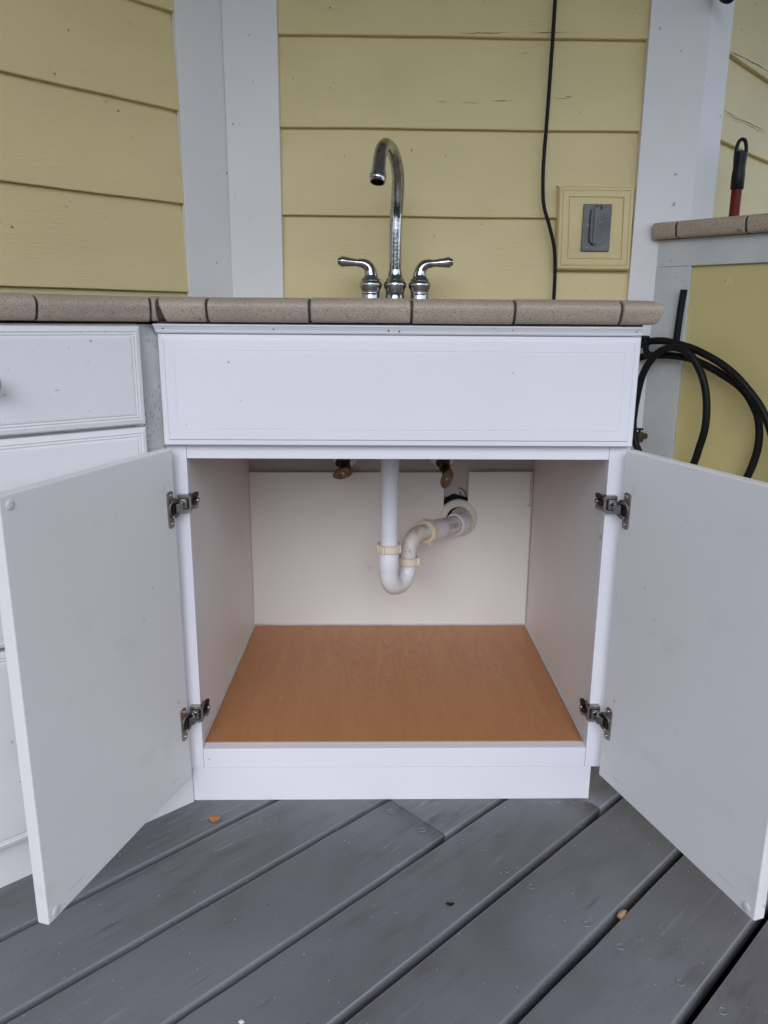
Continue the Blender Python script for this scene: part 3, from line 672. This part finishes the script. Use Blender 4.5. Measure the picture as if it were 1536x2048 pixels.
# hose: coil hanging in front of the bar wall (in the bar wall's frame: s along, q outwards)
hz_ = thing('garden_hose', 'coiled black garden hose hanging in front of the yellow half wall', 'hose', (.6752, .6245, 0), R(-45))
def ell(cs, cz, rs, rz, a0, a1, q0, q1, n=14, tilt=0):
    out = []
    for i in range(n+1):
        a = R(a0+(a1-a0)*i/n); x, z = rs*math.cos(a), rz*math.sin(a)
        out.append((cs+x*math.cos(tilt)-z*math.sin(tilt), q0+(q1-q0)*i/n, cz+x*math.sin(tilt)+z*math.cos(tilt)))
    return out
bm = bmesh.new(); hr = .0084
A_ = [(.018, -.045, .8372), (.0527, -.045, .8400), (.081, -.045, .837), (.1367, -.045, .8228), (.1915, -.045, .7977), (.2325, -.046, .7703), (.2685, -.047, .7358), (.2966, -.048, .7026), (.322, -.048, .655), (.342, -.047, .59), (.345, -.045, .51), (.32, -.04, .42), (.26, -.036, .35), (.17, -.034, .32), (.08, -.034, .36), (.02, -.034, .44), (-.03, -.034, .55)]
tube(bm, A_, hr, seg=16, n=8)
B_ = [(-.012, -.034, .793), (.0076, -.032, .8011), (.0262, -.030, .8050), (.0493, -.030, .8058), (.0775, -.030, .8062), (.1192, -.030, .8015), (.1520, -.030, .7910), (.1885, -.028, .7739), (.2294, -.026, .7503), (.2543, -.025, .7289), (.275, -.025, .6998), (.2864, -.025, .6752), (.2934, -.026, .6374), (.2914, -.027, .593), (.2766, -.028, .5381), (.24, -.03, .47), (.17, -.03, .42), (.09, -.03, .44), (.03, -.03, .50), (-.03, -.03, .58)]
tube(bm, B_, hr, seg=16, n=8)
C_ = [(.0110, -.058, .650), (.0133, -.058, .6894), (.0204, -.059, .7397), (.0316, -.060, .7757), (.0516, -.060, .8061), (.0726, -.060, .8213), (.0997, -.060, .8259), (.1305, -.060, .8139), (.1546, -.060, .7864), (.1731, -.060, .7486), (.1833, -.059, .7025), (.1851, -.058, .6501), (.1768, -.057, .6038), (.1654, -.056, .559), (.142, -.055, .515), (.105, -.055, .492), (.070, -.055, .510), (.044, -.056, .5514), (.0300, -.057, .5785), (.0200, -.058, .6004), (.0140, -.058, .6196), (.0110, -.058, .650)]
tube(bm, C_, hr, seg=16, n=8)
hs_ = finish('hose', bm, m_black, hz_, smooth=True)
bm = bmesh.new(); tube(bm, [(.0775, -.0095, .836), (.0800, -.0095, .90), (.0840, -.0095, .9560)], [.0078, .0078, .0078], seg=16, n=4); finish('hose_end', bm, m_black, hz_, smooth=True)
bm = bmesh.new(); lathe(bm, [(.011, 0), (.0145, .001), (.0150, .006), (.0145, .022), (.011, .024)], (.003, -.046, .8365), (1, 0, .03), 18)
tube(bm, [(.022, -.050, .834), (.026, -.056, .820), (.034, -.058, .808), (.052, -.052, .803)], [.0075, .0070, .0085, .0105], seg=14)
finish('connector', bm, m_blackp, hz_, bevel=.0008, smooth=True)

# small tap on the frame of the half wall
sg = thing('spigot', 'small dark hose tap beside the sink cabinet edge, below the hose coil', 'tap', (.6752, .6245, 0), R(-45))
bm = bmesh.new(); box(bm, .0085, .0255, -.040, -.022, .594, .620); finish('body', bm, m_bronze, sg, bevel=.004)
bm = bmesh.new(); tube(bm, [(.017, -.0005, .607), (.017, -.024, .607)], .008, seg=14, n=2); finish('stem', bm, m_bronze, sg, smooth=True)
bm = bmesh.new(); lathe(bm, [(.003, 0), (.003, .006), (.0085, .0062), (.0085, .010), (.004, .0105)], (.017, -.031, .619), (0, 0, 1), 16); finish('handle', bm, m_blackp, sg, smooth=True)
bm = bmesh.new(); lathe(bm, [(.0065, 0), (.008, .002), (.008, .010), (.006, .012)], (.010, -.031, .603), (-1, 0, 0), 16); finish('outlet_nozzle', bm, m_nickel, sg, smooth=True)

# ------------------------------------------------------------------ drain pipe
dp = thing('drain_pipe', 'white plastic sink drain with U-bend trap running into the cabinet back', 'drain pipe', (.0430, .32, .2870))
O = Vector((.0430, .32, .2870))
def V(p): return Vector(p)-O
def TB(name, pts, r, m_, parent=dp, **k):
    bm = bmesh.new(); tube(bm, [V(p) for p in pts], r, **k); return finish(name, bm, m_, parent, smooth=True)
TB('tailpiece', [(.0438, .32, .86), (.0436, .32, .60), (.0432, .32, .398)], .0192, m_pvc, seg=40, n=3)
def nut(c, ax, r, h, lugs=8, hole=.0195):
    bm = bmesh.new(); ax = Vector(ax).normalized()
    lathe(bm, [(hole, 0), (hole+.002, -.0015), (r-.002, -.0015), (r, .0005), (r, h-.001), (r-.0015, h), (hole+.001, h), (hole, h-.001)], V(c)-ax*h*.5, ax, 44, cap=False)
    q = ax.to_track_quat('Z', 'Y')
    for k in range(lugs):
        a = 2*math.pi*k/lugs+.35; base = V(c)+q @ Vector((math.cos(a)*(r-.001), math.sin(a)*(r-.001), 0))
        rad = q @ Vector((math.cos(a), math.sin(a), 0)); tan = q @ Vector((-math.sin(a), math.cos(a), 0))
        e = .0050 if k % 4 == 1 else .0018
        hx = []
        for sz in (-1, 1):
            for (s1, s2) in ((-1, 0), (1, 0), (1, 1), (-1, 1)):
                hx.append(base+ax*sz*h*.48+tan*s1*.0024+rad*(s2*(e+.001)))
        hexa(bm, hx)
    return finish('slip_nut', bm, m_cream, dp, smooth=True)
nut((.0433, .32, .4035), (0, 0, 1), .0268, .0165, 8)
bm = bmesh.new(); lathe(bm, [(.0215, .350), (.0222, .352), (.0222, .393), (.0205, .396), (.0195, .396)], V((.0428, .32, 0)), seg=40, cap=False); finish('trap_socket', bm, m_pvc, dp, smooth=True)
dx, dy = .0455, .060
bend = [(.0428, .32, .356), (.0428, .32, .3500)]
Rb = .0377; cx, cy = .0428+dx/2, .32+dy/2
for k in range(1, 12):
    a = math.pi*k/12; f = -math.cos(a)
    bend.append((cx+f*dx/2, cy+f*dy/2, .3445-Rb*math.sin(a)*1.0))
bend += [(.0883, .38, .3445), (.0883, .38, .356)]
TB('trap_bend', bend, [.0212]*2+[.0210]*4+[.0200]*4+[.0192]*5, m_pvcb, seg=36, n=4)
nut((.0883, .38, .3565), (.02, .0, 1), .0240, .0165, 8)
TB('trap_elbow', [(.0883, .38, .350), (.0885, .3805, .368), (.0905, .3835, .385), (.0975, .393, .4000), (.110, .410, .4078), (.124, .429, .4072), (.135, .4440, .4050)], .0183, m_pvcd, seg=32, n=6)
adir = (Vector((.2120, .5400, .3965))-Vector((.1325, .440, .4050))).normalized()
nut(Vector((.1325, .440, .4050))+adir*.0045, adir, .0275, .0185, 8, .0188)
p0 = Vector((.1325, .440, .4050))
TB('trap_arm', [p0-adir*.002, p0+adir*.03, p0+adir*.09, p0+adir*.150], .0224, m_pvcd, seg=40, n=2)
bm = bmesh.new(); lathe(bm, [(.0222, .012), (.0230, .0125), (.0235, .014), (.0235, .060), (.0229, .0625), (.0222, .063)], V(p0), adir, 40, cap=False); finish('arm_sleeve', bm, m_pvc, dp, smooth=True)
cpn = p0+adir*.1480
bm = bmesh.new(); lathe(bm, [(.0222, -.0235), (.0272, -.0235), (.0280, -.0215), (.0280, -.019), (.0256, -.018), (.0256, .006), (.0246, .008), (.0225, .008)], V(cpn), adir, 40, cap=False); finish('coupling', bm, m_pvc, dp, smooth=True)
TB('wall_elbow', [cpn+adir*.002, cpn+adir*.010, (.2320, .5760, .3960), (.2320, .5880, .3970), (.2280, .6005, .3985)], [.0232, .0240, .0258, .0272, .0280], m_pvcd, seg=36, n=6)
bm = bmesh.new(); lathe(bm, [(.0292, .0015), (.0300, .0105), (.0330, .0125), (.0420, .0118), (.0475, .0075), (.0488, .0025), (.0485, 0), (.029, 0)], V((.2252, .5995, .3985)), (0, -1, .04), 56, cap=False); finish('escutcheon', bm, m_esc, dp, smooth=True)
# printed letters on the pipe
def wrap_text(txt, size, along0, axis_o, adir, r, up_ref, name, m_):
    cu = bpy.data.curves.new('t', 'FONT'); cu.body = txt; cu.size = size; cu.resolution_u = 3
    to = bpy.data.objects.new('t', cu); COL.objects.link(to)
    dg = bpy.context.evaluated_depsgraph_get(); me = bpy.data.meshes.new_from_object(to.evaluated_get(dg))
    bpy.data.objects.remove(to)
    bm = bmesh.new(); bm.from_mesh(me)
    bmesh.ops.triangulate(bm, faces=bm.faces)
    bmesh.ops.subdivide_edges(bm, edges=[e for e in bm.edges if e.calc_length() > size*.2], cuts=2)
    ax = adir.normalized(); ref = (up_ref-ax*up_ref.dot(ax)).normalized(); oth = ax.cross(ref)
    for v in bm.verts:
        s, t = v.co.x, v.co.y; a = t/r
        v.co = V(axis_o)+ax*(along0+s)+(ref*math.cos(a)+oth*math.sin(a))*(r+.00035)
    return finish(name, bm, m_, dp)
camdir = Vector((-.25, -1.6, .52)).normalized()
wrap_text('COEX', .0145, .0670, p0, adir, .0224, camdir, 'printed_letters', m_ink)
wrap_text('(', .0155, .1170, p0, adir, .0224, camdir, 'printed_letters', m_ink)

# ------------------------------------------------------------------ shut-off valves
def valve(name_lab, ec, hc, rot, lean):
    t = thing('shutoff_valve', name_lab, 'valve', ec, 0, 'shut-off valves under the sink')
    E_ = Vector(ec)
    def W(p): return Vector(p)-E_
    bm = bmesh.new(); lathe(bm, [(.008, .004), (.012, .006), (.026, .0065), (.0320, .0042), (.0330, 0), (.0, 0)], (0, 0, 0), (0, -1, 0), 40, cap=False); finish('escutcheon', bm, m_pvcb, t, smooth=True)
    H_ = Vector(hc); bc = Vector((ec[0]+lean, ec[1]-.055, ec[2]-.015))
    bm = bmesh.new(); tube(bm, [W((ec[0], ec[1]-.002, ec[2])), W((ec[0]+lean*.4, ec[1]-.03, ec[2]-.001)), W(bc)], [.0095, .0110, .0125], seg=18, n=4)
    lathe(bm, [(.0105, -.016), (.0138, -.013), (.0138, -.002), (.0120, 0), (.0100, .003), (.0100, .006), (.0120, .007), (.0120, .013), (.006, .014)], W(bc), (0, 0, 1), 6)
    lathe(bm, [(.0075, .004), (.0085, .012), (.0100, .0125), (.0100, .020), (.0060, .0205), (.0050, .018)], W(bc+Vector((-.004, -.004, .006))), (-.55, -.8, .1), 14)
    hd_ = (H_-bc); tube(bm, [W(bc), W(bc+hd_*.55), W(H_)], [.0115, .0100, .0060], seg=14, n=4)
    finish('body', bm, m_bronze, t, smooth=True)
    nrm = Vector((.12*(1 if lean > 0 else -1), -1, -.16)).normalized(); q = nrm.to_track_quat('Z', 'Y')
    bm = bmesh.new(); n = 36; rings = []
    for sc_, h in ((.55, -.003), (.90, -.0028), (1.0, -.001), (1.0, .0012), (.90, .0030), (.45, .0022), (.25, .0030)):
        ring = []
        for k in range(n):
            a = 2*math.pi*k/n; wv = 1+.025*math.cos(6*a); x, y = .0245*math.cos(a)*sc_*wv, .0138*math.sin(a)*sc_*wv
            x, y = x*math.cos(rot)-y*math.sin(rot), x*math.sin(rot)+y*math.cos(rot)
            # keep 'horizontal' along world x
            ex = Vector((1, 0, 0)); ex = (ex-nrm*ex.dot(nrm)).normalized(); ez = ex.cross(-nrm) ; ez = ez if ez.z > 0 else -ez
            ring.append(bm.verts.new(W(H_)+ex*x+ez*y+nrm*h))
        rings.append(ring)
    for a, b in zip(rings, rings[1:]):
        for k in range(n): bm.faces.new((a[k], a[(k+1) % n], b[(k+1) % n], b[k]))
    bm.faces.new(rings[0][::-1]); bm.faces.new(rings[-1])
    hn = finish('handle', bm, m_brass, t, smooth=True)
    bm = bmesh.new(); lathe(bm, [(.0036, .002), (.0036, .0055), (.0020, .0062), (.0015, .0045)], W(H_), nrm, 14); finish('screw', bm, m_nickel, hn, smooth=True)
    bm = bmesh.new(); tube(bm, [W(bc+Vector((.0, 0, .010))), W(bc+Vector((.001, -.001, .10))), W(bc+Vector((.004, -.02, .32)))], .0055, seg=14, n=4); finish('supply_tube', bm, m_nickel2, t, smooth=True)
valve('brown shut-off valve left of the white tailpiece, its oval handle lying level', (-.0605, .6040, .5575), (-.0617, .5, .5315), R(16), .002)
valve('brown shut-off valve right of the tailpiece, its oval handle turned upright', (.1810, .6040, .5575), (.1835, .5, .5190), R(72), .002)

# ------------------------------------------------------------------ debris on the deck
def flake(name, pts, z, th, m_, loc, rz, curl=.002):
    bm = bmesh.new()
    c = bm.verts.new((0, 0, z+curl)); c2 = bm.verts.new((0, 0, z+curl-th)); A = [bm.verts.new((x, y, z+abs(x)*.10)) for x, y in pts]; B = [bm.verts.new((x, y, z-th+abs(x)*.10)) for x, y in pts]; n = len(pts)
    for i in range(n):
        bm.faces.new((A[i], A[(i+1) % n], c)); bm.faces.new((B[(i+1) % n], B[i], c2)); bm.faces.new((A[i], B[i], B[(i+1) % n], A[(i+1) % n]))
    o = finish(name, bm, m_); o.location = loc; o.rotation_euler = (0, 0, rz); return o
o = flake('leaf', [(-.012, .004), (-.006, .009), (.004, .008), (.011, .003), (.010, -.003), (.003, -.008), (-.005, -.007), (-.008, -.001)], .0018, .0006, m_leaf, (-.2785, -.0555, .0005), .1)
tag(o, 'small curled orange leaf scrap on the grey deck near the kick board', 'leaf')
o = flake('wood_chip', [(-.011, -.004), (-.009, .0035), (-.001, .005), (.006, .004), (.011, -.002), (.002, -.0045)], -.001, .004, m_chip, (.3895, -.2860, .0005), R(45), .003)
tag(o, 'pale splinter of raw wood caught in a gap between deck boards', 'wood chip')
o = flake('leaf', [(-.007, .001), (-.003, .004), (.001, .0025), (.005, .004), (.007, 0), (.001, -.0035), (-.004, -.002)], .0014, .0006, m_hdark, (.1270, -.2672, .0005), .0, .001)
tag(o, 'tiny black leaf fragment in the middle of a deck board', 'leaf')
o = flake('paint_flake', [(-.004, .001), (-.001, .004), (.003, .002), (.004, -.002), (-.001, -.003)], .0015, .0005, m_white, (-.163, -.4690, .0006), .3, .001)
tag(o, 'little white paint flake on the deck at the bottom edge', 'paint flake')

# grit swept into corners
def grit(name, pts, m_, seed, smin=.0005, smax=.0016):
    rnd = random.Random(seed); bm = bmesh.new()
    for x, y, z in pts:
        r = rnd.uniform(smin, smax); a = rnd.uniform(0, 6.28); ring = []
        for k in range(5):
            b = a+k*1.2566; q = r*rnd.uniform(.5, 1.2); ring.append(bm.verts.new((x+q*math.cos(b), y+q*math.sin(b), z)))
        t_ = bm.verts.new((x, y, z+r*.7))
        for k in range(5): bm.faces.new((ring[k], ring[(k+1) % 5], t_))
        bm.faces.new(ring[::-1])
    o = finish(name, bm, m_); o['kind'] = 'stuff'; return o
rnd = random.Random(21)
P_ = [(.404-abs(rnd.gauss(0, .035)), rnd.uniform(.05, .58), .1110) for _ in range(70)]+[(rnd.uniform(-.29, .39), rnd.uniform(.03, .58), .1110) for _ in range(34)]
o = grit('grit', P_, m_chip, 3); tag(o, 'loose brown grit scattered on the orange wood cabinet floor', 'grit')
P_ = [(rnd.uniform(.10, .42), rnd.gauss(-.006, .004), .0004) for _ in range(110)]+[(rnd.uniform(.405, .43), rnd.uniform(-.01, .10), .0004) for _ in range(50)]
o = grit('grit', P_, m_chip, 5, .0005, .0018); tag(o, 'dirty grit line on the deck along the right end of the white kick board', 'grit')
P_ = [(rnd.uniform(-.45, .60), rnd.uniform(-.50, -.02), .0009) for _ in range(150)]
o = grit('grit', P_, m_white, 9, .0003, .0009); tag(o, 'tiny white paint specks strewn over the grey deck boards', 'grit')
